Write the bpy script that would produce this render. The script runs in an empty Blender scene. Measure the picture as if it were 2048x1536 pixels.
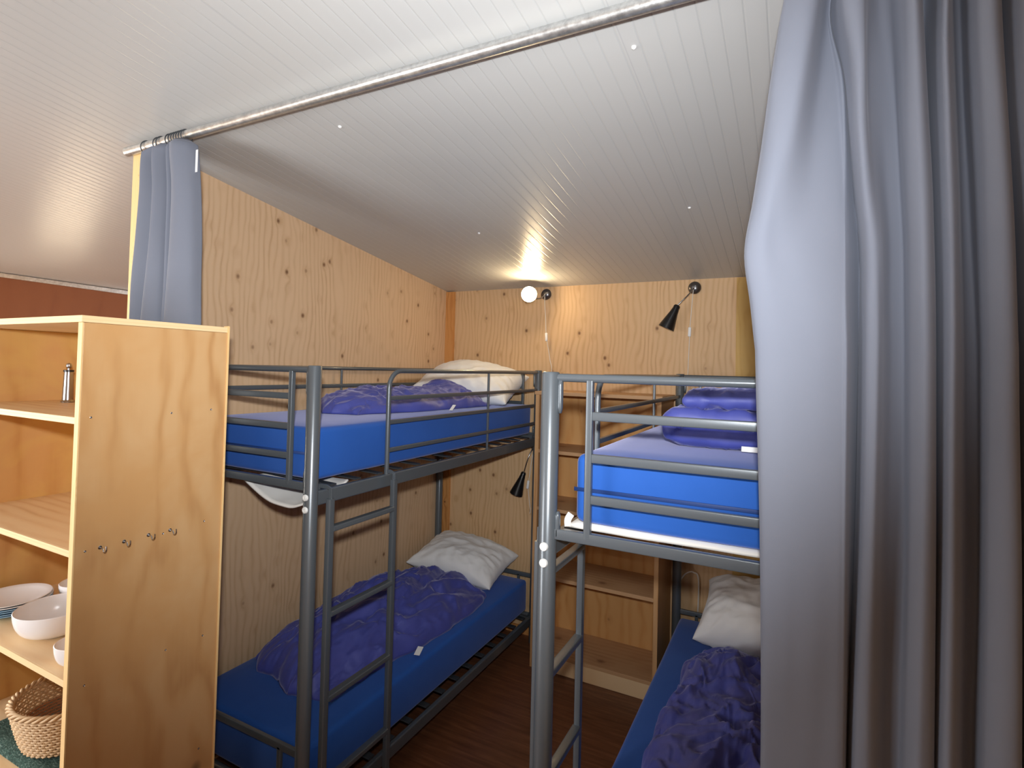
import bpy, bmesh, math, random
from mathutils import Vector, Matrix, noise, Euler
random.seed(7)
S = bpy.context.scene
COL = S.collection
PI = math.pi

# ------------------------------------------------------------------ helpers
def link(o, parent=None):
    COL.objects.link(o)
    if parent is not None: o.parent = parent
    return o
def tag(o, label, cat, group=None):
    o['label'] = label; o['category'] = cat
    if group: o['group'] = group
    return o
def empty(name, loc, label, cat, group=None, rz=0):
    o = bpy.data.objects.new(name, None); o.empty_display_size = .1
    o.location = loc; o.rotation_euler = (0, 0, rz)
    link(o); return tag(o, label, cat, group)
def mesh_obj(name, bm, m, parent=None, smooth=False):
    me = bpy.data.meshes.new(name)
    bmesh.ops.recalc_face_normals(bm, faces=bm.faces)
    bm.to_mesh(me); bm.free()
    if smooth:
        for p in me.polygons: p.use_smooth = True
    if m: me.materials.append(m)
    o = bpy.data.objects.new(name, me)
    return link(o, parent)
def add_box(bm, a, b, bev=0.0, seg=2):
    """axis aligned box between corners a and b"""
    c = [(a[i]+b[i])/2 for i in range(3)]; s = [abs(b[i]-a[i]) for i in range(3)]
    t = bmesh.new()
    bmesh.ops.create_cube(t, size=1)
    bmesh.ops.scale(t, vec=s, verts=t.verts)
    if bev > 0:
        bmesh.ops.bevel(t, geom=list(t.edges), offset=min(bev, min(s)*.45), segments=seg, affect='EDGES', profile=.5)
    bmesh.ops.translate(t, vec=c, verts=t.verts)
    merge(bm, t)
def merge(bm, t):
    me = bpy.data.meshes.new('tmp'); t.to_mesh(me); t.free()
    bm.from_mesh(me); bpy.data.meshes.remove(me)
def box(name, a, b, m, parent=None, bev=0.0, seg=2):
    bm = bmesh.new(); add_box(bm, a, b, bev, seg)
    o = mesh_obj(name, bm, m, parent)
    return o
def frames(pts):
    n = len(pts); T = []
    for i in range(n):
        a = pts[max(0, i-1)]; b = pts[min(n-1, i+1)]
        T.append((b-a).normalized())
    up = Vector((0, 0, 1)) if abs(T[0].z) < .9 else Vector((0, 1, 0))
    N = (up - T[0]*up.dot(T[0])).normalized(); out = []
    for t in T:
        N = (N - t*N.dot(t)).normalized()
        out.append((t, N, t.cross(N)))
    return out
def add_sweep(bm, pts, prof, closed_ends=True, scale=None):
    """sweep a closed 2D profile along points"""
    pts = [Vector(p) for p in pts]; F = frames(pts); rings = []
    for i, (p, (t, n, b)) in enumerate(zip(pts, F)):
        s = scale[i] if scale else 1
        rings.append([bm.verts.new(p + n*(v*s) + b*(u*s)) for u, v in prof])
    k = len(prof)
    for r0, r1 in zip(rings, rings[1:]):
        for j in range(k):
            bm.faces.new((r0[j], r0[(j+1) % k], r1[(j+1) % k], r1[j]))
    if closed_ends:
        bm.faces.new(rings[0][::-1]); bm.faces.new(rings[-1])
def circ(r, n=16): return [(r*math.cos(2*PI*i/n), r*math.sin(2*PI*i/n)) for i in range(n)]
def rrect(w, h, r=.003, n=3):
    out = []
    for cx, cy, a0 in ((w/2-r, h/2-r, 0), (-w/2+r, h/2-r, 90), (-w/2+r, -h/2+r, 180), (w/2-r, -h/2+r, 270)):
        for i in range(n+1):
            a = math.radians(a0+90*i/n); out.append((cx+r*math.cos(a), cy+r*math.sin(a)))
    return out
def smooth_path(pts, n=8):
    P = [Vector(p) for p in pts]; P = [P[0]*2-P[1]]+P+[P[-1]*2-P[-2]]; out = []
    for i in range(1, len(P)-2):
        for k in range(n):
            t = k/n; a, b, c, d = P[i-1:i+3]
            out.append(.5*((2*b)+(c-a)*t+(2*a-5*b+4*c-d)*t*t+(-a+3*b-3*c+d)*t**3))
    out.append(P[-2]); return out
def tube(name, pts, r, m, parent=None, n=16, smooth=True):
    bm = bmesh.new(); add_sweep(bm, pts, circ(r, n))
    o = mesh_obj(name, bm, m, parent, smooth)
    if smooth: auto(o)
    return o
def auto(o, ang=40):
    me = o.data
    bm = bmesh.new(); bm.from_mesh(me)
    for e in bm.edges:
        if len(e.link_faces) == 2 and e.calc_face_angle(0) > math.radians(ang): e.smooth = False
        else: e.smooth = True
    bm.to_mesh(me); bm.free()
    for p in me.polygons: p.use_smooth = True
def bar(name, a, b, w, h, m, parent=None, r=.003):
    bm = bmesh.new(); add_sweep(bm, [a, b], rrect(w, h, r)); o = mesh_obj(name, bm, m, parent, True); auto(o); return o
def add_lathe(bm, prof, n=32, M=None):
    rings = []
    for r, z in prof:
        if r < 1e-6: rings.append([bm.verts.new((0, 0, z))])
        else: rings.append([bm.verts.new((r*math.cos(2*PI*i/n), r*math.sin(2*PI*i/n), z)) for i in range(n)])
    for a, b in zip(rings, rings[1:]):
        for i in range(n):
            j = (i+1) % n
            if len(a) == 1 and len(b) == 1: continue
            if len(a) == 1: bm.faces.new((a[0], b[i], b[j]))
            elif len(b) == 1: bm.faces.new((a[i], a[j], b[0]))
            else: bm.faces.new((a[i], a[j], b[j], b[i]))
    if M is not None: bmesh.ops.transform(bm, matrix=M, verts=[v for r in rings for v in r])
def lathe(name, prof, m, parent=None, n=32, M=None):
    bm = bmesh.new(); add_lathe(bm, prof, n, M); o = mesh_obj(name, bm, m, parent, True); auto(o, 35); return o
def copy_tree(o, parent=None):
    c = o.copy(); COL.objects.link(c); c.parent = parent
    for ch in list(o.children): copy_tree(ch, c)
    return c
def aim(loc, d):
    return Matrix.Translation(loc) @ Vector(d).to_track_quat('Z', 'Y').to_matrix().to_4x4()

# ------------------------------------------------------------------ materials
def newmat(name):
    m = bpy.data.materials.new(name); m.use_nodes = True
    nt = m.node_tree; b = nt.nodes['Principled BSDF']
    return m, nt, b
def N(nt, t, **kw):
    n = nt.nodes.new(t)
    for k, v in kw.items(): setattr(n, k, v)
    return n
def ramp(nt, fac, stops):
    r = N(nt, 'ShaderNodeValToRGB'); el = r.color_ramp.elements
    while len(el) < len(stops): el.new(.5)
    for e, (p, c) in zip(el, stops): e.position = p; e.color = (*c, 1) if len(c) == 3 else c
    nt.links.new(fac, r.inputs[0]); return r.outputs[0]
def mathn(nt, op, a, b=None, clamp=False):
    n = N(nt, 'ShaderNodeMath', operation=op); n.use_clamp = clamp
    for i, x in enumerate((a, b)):
        if x is None: continue
        if isinstance(x, (int, float)): n.inputs[i].default_value = x
        else: nt.links.new(x, n.inputs[i])
    return n.outputs[0]
def mixc(nt, f, a, b, mode='MIX'):
    n = N(nt, 'ShaderNodeMix', data_type='RGBA', blend_type=mode)
    for i, x in ((0, f), (6, a), (7, b)):
        if isinstance(x, (int, float)): n.inputs[i].default_value = x
        elif isinstance(x, tuple): n.inputs[i].default_value = (*x, 1)
        else: nt.links.new(x, n.inputs[i])
    return n.outputs[2]
def coords(nt, scale=(1, 1, 1), rot=(0, 0, 0), loc=(0, 0, 0)):
    tc = N(nt, 'ShaderNodeTexCoord'); mp = N(nt, 'ShaderNodeMapping')
    mp.inputs['Scale'].default_value = scale; mp.inputs['Rotation'].default_value = rot; mp.inputs['Location'].default_value = loc
    nt.links.new(tc.outputs['Object'], mp.inputs[0]); return mp.outputs[0]
def noisen(nt, vec, scale, detail=3, rough=.5, dist=0):
    n = N(nt, 'ShaderNodeTexNoise'); n.inputs['Scale'].default_value = scale; n.inputs['Detail'].default_value = detail
    n.inputs['Roughness'].default_value = rough; n.inputs['Distortion'].default_value = dist
    nt.links.new(vec, n.inputs['Vector']); return n.outputs['Fac']
def bumpn(nt, b, h, strength=.2, dist=.01):
    n = N(nt, 'ShaderNodeBump'); n.inputs['Strength'].default_value = strength; n.inputs['Distance'].default_value = dist
    nt.links.new(h, n.inputs['Height']); nt.links.new(n.outputs[0], b.inputs['Normal'])
def simple(name, col, rough=.5, metal=0, spec=.5, sheen=0, bump=None, coat=0, emis=None, sheen_tint=None):
    m, nt, b = newmat(name)
    b.inputs['Base Color'].default_value = (*col, 1); b.inputs['Roughness'].default_value = rough
    b.inputs['Metallic'].default_value = metal; b.inputs['Specular IOR Level'].default_value = spec
    if sheen:
        b.inputs['Sheen Weight'].default_value = sheen; b.inputs['Sheen Roughness'].default_value = .35
        if sheen_tint: b.inputs['Sheen Tint'].default_value = (*sheen_tint, 1)
    if coat: b.inputs['Coat Weight'].default_value = coat
    if bump:
        v = coords(nt); bumpn(nt, b, noisen(nt, v, bump[0], 4, .6), bump[1], bump[2])
    if emis:
        b.inputs['Emission Color'].default_value = (*emis[0], 1); b.inputs['Emission Strength'].default_value = emis[1]
    return m
def plywood(name, light, mid, dark, knot=(.12, .045, .015), along='z', across='x', freq=30, knots=6, rough=.55, swirl=.09, knot_r=.045, seed=0, blotch=None, coat=0, amp_lo=.15, bl_s=.75):
    """plywood / board with grain running along one axis; 'across' is the other in-plane axis"""
    m, nt, b = newmat(name)
    tc = N(nt, 'ShaderNodeTexCoord'); sp = N(nt, 'ShaderNodeSeparateXYZ'); nt.links.new(tc.outputs['Object'], sp.inputs[0])
    A = sp.outputs['XYZ'.index(along.upper())]; H = sp.outputs['XYZ'.index(across.upper())]
    cb = N(nt, 'ShaderNodeCombineXYZ'); nt.links.new(H, cb.inputs[0]); nt.links.new(A, cb.inputs[1]); cb.inputs[2].default_value = seed
    def mp(s):
        q = N(nt, 'ShaderNodeMapping'); q.inputs['Scale'].default_value = s; nt.links.new(cb.outputs[0], q.inputs[0]); return q.outputs[0]
    warp = noisen(nt, mp((1.6, .55, 1)), 2.2, 3, .5)
    fine = noisen(nt, mp((5, 1.6, 1)), 3.0, 2, .5)
    h = mathn(nt, 'ADD', H, mathn(nt, 'MULTIPLY', warp, swirl*4))
    h = mathn(nt, 'ADD', h, mathn(nt, 'MULTIPLY', fine, swirl*.35))
    # knots
    vo = N(nt, 'ShaderNodeTexVoronoi', feature='F1'); vo.inputs['Scale'].default_value = knots; vo.inputs['Randomness'].default_value = .85
    nt.links.new(mp((1, .8, 1)), vo.inputs['Vector'])
    kd = vo.outputs['Distance']
    sel = N(nt, 'ShaderNodeSeparateColor'); nt.links.new(vo.outputs['Color'], sel.inputs[0])
    on = mathn(nt, 'GREATER_THAN', sel.outputs[0], .15)
    near = mathn(nt, 'MULTIPLY', mathn(nt, 'SUBTRACT', 1, mathn(nt, 'MULTIPLY', kd, 2.2), True), on)
    h = mathn(nt, 'ADD', h, mathn(nt, 'MULTIPLY', mathn(nt, 'POWER', near, 3), .05))
    w = mathn(nt, 'SINE', mathn(nt, 'MULTIPLY', h, freq*2*PI))
    w = mathn(nt, 'POWER', mathn(nt, 'MULTIPLY_ADD', w, .5) if False else mathn(nt, 'ADD', mathn(nt, 'MULTIPLY', w, .5), .5), 2.0)
    streak = noisen(nt, mp((60, 2.0, 1)), 1.6, 3, .6)
    big = noisen(nt, mp((2.2, .8, 1)), 1.4, 2, .5)
    amp = ramp(nt, noisen(nt, mp((3.0, 1.1, 1)), 2.0, 3, .6), [(.35, (amp_lo,)*3), (.68, (1, 1, 1))])
    wa = mathn(nt, 'MULTIPLY', w, amp)
    c = ramp(nt, wa, [(0, light), (.55, mid), (1, dark)])
    c = mixc(nt, mathn(nt, 'MULTIPLY', big, .55), c, mid)
    c = mixc(nt, mathn(nt, 'MULTIPLY', streak, .45), c, light)
    if blotch:
        bl = noisen(nt, mp((1.2, 1.2, 1)), 2.6, 4, .6, .6)
        c = mixc(nt, mathn(nt, 'MULTIPLY', ramp(nt, bl, [(.42, (0, 0, 0)), (.66, (1, 1, 1))]), bl_s), c, blotch)
    kn = mathn(nt, 'LESS_THAN', kd, 0) if knots <= 0 else mathn(nt, 'MULTIPLY', ramp(nt, kd, [(knot_r*.5, (1, 1, 1)), (knot_r*1.5, (0, 0, 0))]), on)
    halo = mathn(nt, 'MULTIPLY', mathn(nt, 'MULTIPLY', ramp(nt, kd, [(knot_r, (1, 1, 1)), (knot_r*4, (0, 0, 0))]), on), .35)
    c = mixc(nt, halo, c, dark)
    c = mixc(nt, mathn(nt, 'MULTIPLY', kn, .9), c, knot)
    nt.links.new(c, b.inputs['Base Color'])
    b.inputs['Roughness'].default_value = rough; b.inputs['Specular IOR Level'].default_value = .35
    if coat: b.inputs['Coat Weight'].default_value = coat; b.inputs['Coat Roughness'].default_value = .25
    bumpn(nt, b, mathn(nt, 'ADD', mathn(nt, 'MULTIPLY', w, .4), streak), .12, .002)
    return m
def ceiling_mat():
    m, nt, b = newmat('white_ribbed_panel')
    tc = N(nt, 'ShaderNodeTexCoord'); sp = N(nt, 'ShaderNodeSeparateXYZ'); nt.links.new(tc.outputs['Object'], sp.inputs[0])
    X = sp.outputs[0]
    f = mathn(nt, 'FRACT', mathn(nt, 'MULTIPLY', X, 1/.052))
    d = mathn(nt, 'ABSOLUTE', mathn(nt, 'SUBTRACT', f, .5))
    g = ramp(nt, d, [(0, (0, 0, 0)), (.07, (1, 1, 1))])
    f2 = mathn(nt, 'FRACT', mathn(nt, 'MULTIPLY', mathn(nt, 'ADD', X, -2.01), 1.0))
    d2 = mathn(nt, 'ABSOLUTE', mathn(nt, 'SUBTRACT', f2, .0))
    j = ramp(nt, d2, [(.0008, (0, 0, 0)), (.0022, (1, 1, 1))])
    nz = noisen(nt, coords(nt, (9, .5, 1)), 6, 2, .5)
    c = mixc(nt, g, (.475, .485, .485), (.515, .52, .515))
    c = mixc(nt, j, (.42, .42, .43), c)
    nt.links.new(c, b.inputs['Base Color'])
    r = ramp(nt, nz, [(.3, (.31, .31, .31)), (.7, (.33, .33, .33))]); nt.links.new(r, b.inputs['Roughness'])
    b.inputs['Specular IOR Level'].default_value = .5
    # shallow rolled ribs
    wv = mathn(nt, 'MULTIPLY', mathn(nt, 'SINE', mathn(nt, 'MULTIPLY', X, 2*PI/.052)), .09)
    hsum = mathn(nt, 'ADD', mathn(nt, 'MULTIPLY', g, .40), wv)
    bumpn(nt, b, hsum, .5, .004)
    return m
def fabric(name, col, col2, rough=.6, sheen=.4, tint=(1, 1, 1), sc=900, bump=.15, spec=.2):
    m, nt, b = newmat(name)
    v = coords(nt); n1 = noisen(nt, v, sc, 2, .6); n2 = noisen(nt, v, 9, 3, .5)
    c = mixc(nt, n2, col, col2)
    nt.links.new(c, b.inputs['Base Color']); b.inputs['Roughness'].default_value = rough
    b.inputs['Sheen Weight'].default_value = sheen; b.inputs['Sheen Roughness'].default_value = .4; b.inputs['Sheen Tint'].default_value = (*tint, 1)
    b.inputs['Specular IOR Level'].default_value = spec
    bumpn(nt, b, n1, bump, .001); return m
def floor_mat():
    m, nt, b = newmat('brown_laminate')
    tc = N(nt, 'ShaderNodeTexCoord'); sp = N(nt, 'ShaderNodeSeparateXYZ'); nt.links.new(tc.outputs['Object'], sp.inputs[0])
    v = coords(nt, (1.5, 16, 1)); n1 = noisen(nt, v, 2.5, 5, .6, .3); n2 = noisen(nt, coords(nt, (1, 1, 1)), 3, 3)
    c = ramp(nt, n1, [(.3, (.10, .035, .016)), (.55, (.19, .075, .035)), (.75, (.27, .12, .06))])
    c = mixc(nt, mathn(nt, 'MULTIPLY', n2, .4), c, (.14, .05, .025))
    f = mathn(nt, 'FRACT', mathn(nt, 'MULTIPLY', sp.outputs[1], 1/.19))
    s = ramp(nt, f, [(.0, (0, 0, 0)), (.012, (1, 1, 1))])
    c = mixc(nt, s, (.05, .02, .01), c)
    nt.links.new(c, b.inputs['Base Color']); b.inputs['Roughness'].default_value = .38; return m
def galv_mat():
    m, nt, b = newmat('galvanised_steel')
    v = coords(nt); n1 = noisen(nt, v, 55, 4, .7)
    c = ramp(nt, n1, [(.3, (.42, .43, .44)), (.7, (.66, .67, .66))]); nt.links.new(c, b.inputs['Base Color'])
    b.inputs['Metallic'].default_value = .85
    nt.links.new(ramp(nt, n1, [(.3, (.28, .28, .28)), (.7, (.42, .42, .42))]), b.inputs['Roughness']); return m

M_wall_y = plywood('plywood_wall_side', (.69, .48, .305), (.61, .405, .24), (.46, .27, .14), along='z', across='y', freq=30, amp_lo=.4, knots=9.5, knot_r=.088, seed=3.1, swirl=.055, knot=(.16, .07, .03))
M_wall_x = plywood('plywood_wall_back', (.69, .465, .265), (.60, .38, .195), (.45, .25, .11), along='z', across='x', freq=30, amp_lo=.4, knots=9.5, knot_r=.088, seed=8.4, swirl=.055, knot=(.16, .07, .03))
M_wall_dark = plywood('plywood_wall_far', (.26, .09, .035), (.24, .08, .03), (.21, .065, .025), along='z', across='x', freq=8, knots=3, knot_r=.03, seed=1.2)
M_cab_side = plywood('varnished_plywood', (.62, .39, .19), (.54, .305, .125), (.39, .18, .06), along='z', across='y', freq=9, knots=3.6, knot_r=.06, seed=5.5, rough=.42, swirl=.14, amp_lo=.6, bl_s=.9, blotch=(.57, .32, .13), knot=(.10, .06, .03))
M_cab_in = plywood('stained_plywood', (.66, .38, .15), (.58, .30, .10), (.44, .19, .05), along='z', across='y', freq=7, knots=2, knot_r=.03, seed=2.5, rough=.5, swirl=.12, amp_lo=.5, blotch=(.70, .46, .14))
M_pine_x = plywood('pine_board', (.80, .60, .36), (.74, .50, .27), (.60, .36, .17), along='x', across='y', freq=22, knots=3, knot_r=.06, seed=4.2, knot=(.38, .16, .08), swirl=.03)
M_edge = plywood('pale_plywood_edge', (.86, .66, .38), (.80, .57, .30), (.68, .43, .19), along='x', across='z', freq=110, knots=0.01, knot_r=.0001, seed=6.2, swirl=.004)
M_edge_z = plywood('pale_edge_vertical', (.86, .61, .30), (.82, .55, .25), (.74, .46, .19), along='z', across='x', freq=60, knots=9, knot_r=.02, seed=6.9, swirl=.01)
M_strip = plywood('orange_batten', (.62, .30, .10), (.52, .22, .06), (.36, .12, .03), along='z', across='x', freq=25, knots=7, knot_r=.04, seed=9.3)
M_strip_y = plywood('yellow_batten', (.62, .40, .13), (.55, .33, .09), (.42, .22, .05), along='z', across='x', freq=25, knots=7, knot_r=.05, seed=2.3)
M_bs_back = plywood('amber_plywood', (.70, .40, .16), (.62, .31, .10), (.48, .20, .055), along='z', across='x', freq=13, knots=4, knot_r=.04, seed=7.7)
M_bs_pine = plywood('knotty_pine', (.56, .34, .18), (.48, .27, .13), (.36, .18, .08), along='x', across='y', freq=24, knots=5, knot_r=.1, seed=1.9, knot=(.16, .06, .03), swirl=.03)
M_bs_side = plywood('pine_upright', (.62, .37, .18), (.54, .29, .12), (.42, .19, .07), along='z', across='x', freq=30, knots=4, knot_r=.02, seed=1.4, swirl=.02)
M_ceil = ceiling_mat()
M_floor = floor_mat()
M_galv = galv_mat()
M_steel = simple('grey_powder_coated_steel', (.105, .122, .138), .30, .25, .6, coat=.25, bump=(700, .06, .001))
M_steel2 = simple('dark_steel', (.05, .056, .064), .38, .25, .5)
M_bolt = simple('white_bolt_cap', (.75, .76, .75), .35)
M_blue = fabric('royal_blue_cover', (.016, .090, .38), (.022, .105, .43), .75, .35, (.75, .72, .95), 700, .1)
M_quilt = fabric('indigo_satin', (.052, .068, .30), (.078, .090, .38), .52, .40, (.66, .66, .95), 500, .06, .45)
M_pillow = fabric('white_cotton', (.80, .80, .80), (.86, .86, .86), .8, .2, (1, 1, 1), 800, .08)
M_pad = fabric('white_pad', (.78, .75, .70), (.84, .82, .78), .9, .1, (1, 1, 1), 300, .2)
M_curt = fabric('grey_curtain_cloth', (.168, .185, .232), (.182, .198, .246), .85, .12, (.85, .88, 1), 1200, .12)
M_tag = simple('white_label', (.85, .85, .85), .6)
M_black = simple('black_lamp_metal', (.008, .008, .009), .32, 0, .5)
M_chrome = simple('brushed_nickel', (.42, .42, .43), .25, 1)
M_white_in = simple('white_shade_lining', (.8, .8, .78), .5)
M_cord = simple('white_cord', (.72, .70, .66), .5)
M_china = simple('white_china', (.86, .84, .84), .25)
M_rim = simple('pale_blue_melamine', (.30, .50, .68), .3)
M_bulb = simple('glowing_bulb', (1, .9, .7), .4, emis=((1, .78, .45), 60))
M_white_frame = simple('white_window_frame', (.8, .8, .8), .4)
def wicker(name, c1, c2):
    m, nt, b = newmat(name)
    v = coords(nt); n1 = noisen(nt, v, 60, 3, .6)
    nt.links.new(mixc(nt, n1, c1, c2), b.inputs['Base Color']); b.inputs['Roughness'].default_value = .5; return m
M_wick = wicker('pale_willow', (.62, .40, .20), (.78, .58, .36))
M_wick_in = wicker('red_brown_willow', (.42, .19, .09), (.58, .30, .15))
M_green, _nt, _b = newmat('green_terry')
_n = noisen(_nt, coords(_nt, (1, 2.2, 1)), 130, 4, .75)
_nt.links.new(ramp(_nt, _n, [(.35, (.008, .03, .025)), (.55, (.05, .12, .10)), (.72, (.36, .46, .42))]), _b.inputs['Base Color']); _b.inputs['Roughness'].default_value = .95
bumpn(_nt, _b, _n, 1.0, .006)

# ------------------------------------------------------------------ camera
CZ = 1.896
cam = bpy.data.objects.new('camera', bpy.data.cameras.new('camera')); COL.objects.link(cam)
yaw, pitch, roll = math.radians(27.233), math.radians(1.318), math.radians(-1.4)
fw = Vector((-math.sin(yaw)*math.cos(pitch), math.cos(yaw)*math.cos(pitch), math.sin(pitch)))
rt = Vector((math.cos(yaw), math.sin(yaw), 0)); up = rt.cross(fw)
r2 = rt*math.cos(roll)-up*math.sin(roll); u2 = up*math.cos(roll)+rt*math.sin(roll)
cam.matrix_world = Matrix(((r2.x, u2.x, -fw.x, 2.429), (r2.y, u2.y, -fw.y, -3.583), (r2.z, u2.z, -fw.z, CZ), (0, 0, 0, 1)))
cam.data.sensor_fit = 'HORIZONTAL'; cam.data.sensor_width = 36
cam.data.lens = 1089.617/2048*36
cam.data.shift_y = (712.917-768)/2048
cam.data.clip_start = .05
S.camera = cam
def px(u, v, axis, c):
    """world point where the photo's pixel (u, v) meets the plane axis = c (used once, to measure positions)"""
    d = fw + r2*((u-1024)/1089.617) - u2*((v-712.917)/1089.617)
    C0 = Vector((2.429, -3.583, CZ)); i = 'xyz'.index(axis)
    return C0 + d*((c-C0[i])/d[i])

# ------------------------------------------------------------------ room shell
def struct(o): o['kind'] = 'structure'; return o
def zc(y): return 2.492 - .137*y
YF = -4.75; XR = 3.35; XL = -4.6
def prism(name, plan, zlo, m, top=None):
    """vertical wall with given plan polygon rising to the sloped ceiling"""
    bm = bmesh.new()
    lo = [bm.verts.new((x, y, zlo)) for x, y in plan]; hi = [bm.verts.new((x, y, zc(y)+.02)) for x, y in plan]
    n = len(plan)
    bm.faces.new(lo[::-1]); bm.faces.new(hi)
    for i in range(n): bm.faces.new((lo[i], lo[(i+1) % n], hi[(i+1) % n], hi[i]))
    return struct(mesh_obj(name, bm, m))
prism('wall_back', [(-3.0, 0), (XR, 0), (XR, .08), (-3.0, .08)], 0, M_wall_x)
prism('wall_left', [(-.065, -2.276), (0, -2.276), (0, 0), (-.065, 0)], 0, M_wall_y)
# pale end board that closes the partition
o = prism('trim_1', [(-.072, -2.286), (.004, -2.286), (.004, -2.2765), (-.072, -2.2765)], 0, M_edge_z)
o = prism('wall_right', [(XR, YF), (XR+.08, YF), (XR+.08, .08), (XR, .08)], 0, M_wall_y)
# diagonal far wall beyond the partition, side wall, wall behind the camera
d0 = Vector((-2.80, 0)); d1 = Vector((XL, -1.826))
nv = Vector((-(d1-d0).y, (d1-d0).x)).normalized()*-.08
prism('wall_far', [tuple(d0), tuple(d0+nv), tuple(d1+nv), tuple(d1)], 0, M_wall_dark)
SY0, SY1, SZ0, SZ1 = -4.5, -3.0, 1.0, 2.2
bm = bmesh.new()
add_box(bm, (XL-.08, YF, 0), (XL, SY0, zc(YF)+.02)); add_box(bm, (XL-.08, SY1, 0), (XL, -1.82, zc(SY1)+.02))
add_box(bm, (XL-.08, SY0, 0), (XL, SY1, SZ0)); add_box(bm, (XL-.08, SY0, SZ1), (XL, SY1, zc(SY0)+.02))
struct(mesh_obj('wall_side', bm, M_wall_y))
bm = bmesh.new()
for a, b in (((XL-.06, SY0, SZ0), (XL+.01, SY0+.06, SZ1)), ((XL-.06, SY1-.06, SZ0), (XL+.01, SY1, SZ1)), ((XL-.06, SY0+.06, SZ0), (XL+.01, SY1-.06, SZ0+.06)), ((XL-.06, SY0+.06, SZ1-.06), (XL+.01, SY1-.06, SZ1))):
    add_box(bm, a, b, .004)
struct(mesh_obj('window_3', bm, M_white_frame))
# wall behind the camera with a wide window
WX0, WX1, WZ0, WZ1 = -1.0, 0.35, .95, 2.2
def wall_front():
    bm = bmesh.new(); t = zc(YF)+.02
    for a, b in (((XL-.08, YF-.08, 0), (WX0, YF, t)), ((WX1, YF-.08, 0), (XR+.08, YF, t)), ((WX0, YF-.08, 0), (WX1, YF, WZ0)), ((WX0, YF-.08, WZ1), (WX1, YF, t))):
        add_box(bm, a, b)
    return struct(mesh_obj('wall_front', bm, M_wall_x))
wall_front()
bm = bmesh.new()
for a, b in (((WX0, YF-.06, WZ0), (WX0+.06, YF+.01, WZ1)), ((WX1-.06, YF-.06, WZ0), (WX1, YF+.01, WZ1)), ((WX0+.06, YF-.06, WZ0), (WX1-.06, YF+.01, WZ0+.06)), ((WX0+.06, YF-.06, WZ1-.06), (WX1-.06, YF+.01, WZ1)), (((WX0+WX1)/2-.03, YF-.06, WZ0+.06), ((WX0+WX1)/2+.03, YF+.01, WZ1-.06))):
    add_box(bm, a, b, .004)
struct(mesh_obj('window_1', bm, M_white_frame))
# ceiling slab (sloped)
bm = bmesh.new()
pl = [(XL-.1, YF-.1), (XR+.1, YF-.1), (XR+.1, .1), (XL-.1, .1)]
lo = [bm.verts.new((x, y, zc(y))) for x, y in pl]; hi = [bm.verts.new((x, y, zc(y)+.12)) for x, y in pl]
bm.faces.new(lo[::-1]); bm.faces.new(hi)
for i in range(4): bm.faces.new((lo[i], lo[(i+1) % 4], hi[(i+1) % 4], hi[i]))
struct(mesh_obj('ceiling', bm, M_ceil))
struct(box('floor', (XL-.1, YF-.1, -.08), (XR+.1, .1, 0), M_floor))
# metal trim along the top of the far wall
q0 = d0.lerp(d1, .02); q1 = d0.lerp(d1, .99)
off = -nv.normalized()*.012
def tp(q): return Vector((q.x+off.x, q.y+off.y, zc(q.y)-.022))
bm = bmesh.new(); add_sweep(bm, [tp(q0), tp(q1)], rrect(.02, .04, .003)); struct(mesh_obj('trim_2', bm, M_galv))
# corner battens on the back wall
struct(box('trim_3', (.0005, -.022, 0), (.075, -.0005, zc(0)-.004), M_strip))
struct(box('trim_4', (2.122, -.012, 0), (2.66, -.0005, zc(0)-.004), M_strip_y))
# skirting seam on floor near the bookcase
struct(box('baseboard_back', (.076, -.016, 0.0005), (.94, -.0005, .055), M_strip))

# ------------------------------------------------------------------ bunk beds
XLB, YLB = .843, -2.108; XRB, YRB = 1.819, -2.152; W = .812; L = 2.02; H = 1.891
RP = .0262
def slat_deck(root, x0, x1, y0, y1, zb, n, inner):
    """side rails (60 mm deep) + slats; returns nothing"""
    for x in (x0, x1):
        bar('side_rail', (x, y0+RP*.7, zb+.03), (x, y1-RP*.7, zb+.03), .06, .026, M_steel, root) if False else None
        bm = bmesh.new(); add_box(bm, (x-.013, y0+RP*.6, zb), (x+.013, y1-RP*.6, zb+.055), .006, 3)
        o = mesh_obj('side_rail', bm, M_steel, root)
    for y, s in ((y0, 1), (y1, -1)):
        tube('cross_tube', [(x0+.012, y+s*.045, zb+.062), (x1-.012, y+s*.045, zb+.062)], .014, M_steel, root)
    for i in range(n):
        y = y0+.12+(y1-y0-.24)*i/(n-1)
        bm = bmesh.new()
        # slightly arched flat slat
        add_sweep(bm, [(x0+.010+(x1-x0-.02)*k/8, y, zb+.060+.010*math.sin(PI*k/8)) for k in range(9)], rrect(.036, .006, .002))
        mesh_obj('slat', bm, M_steel2, root)
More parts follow.
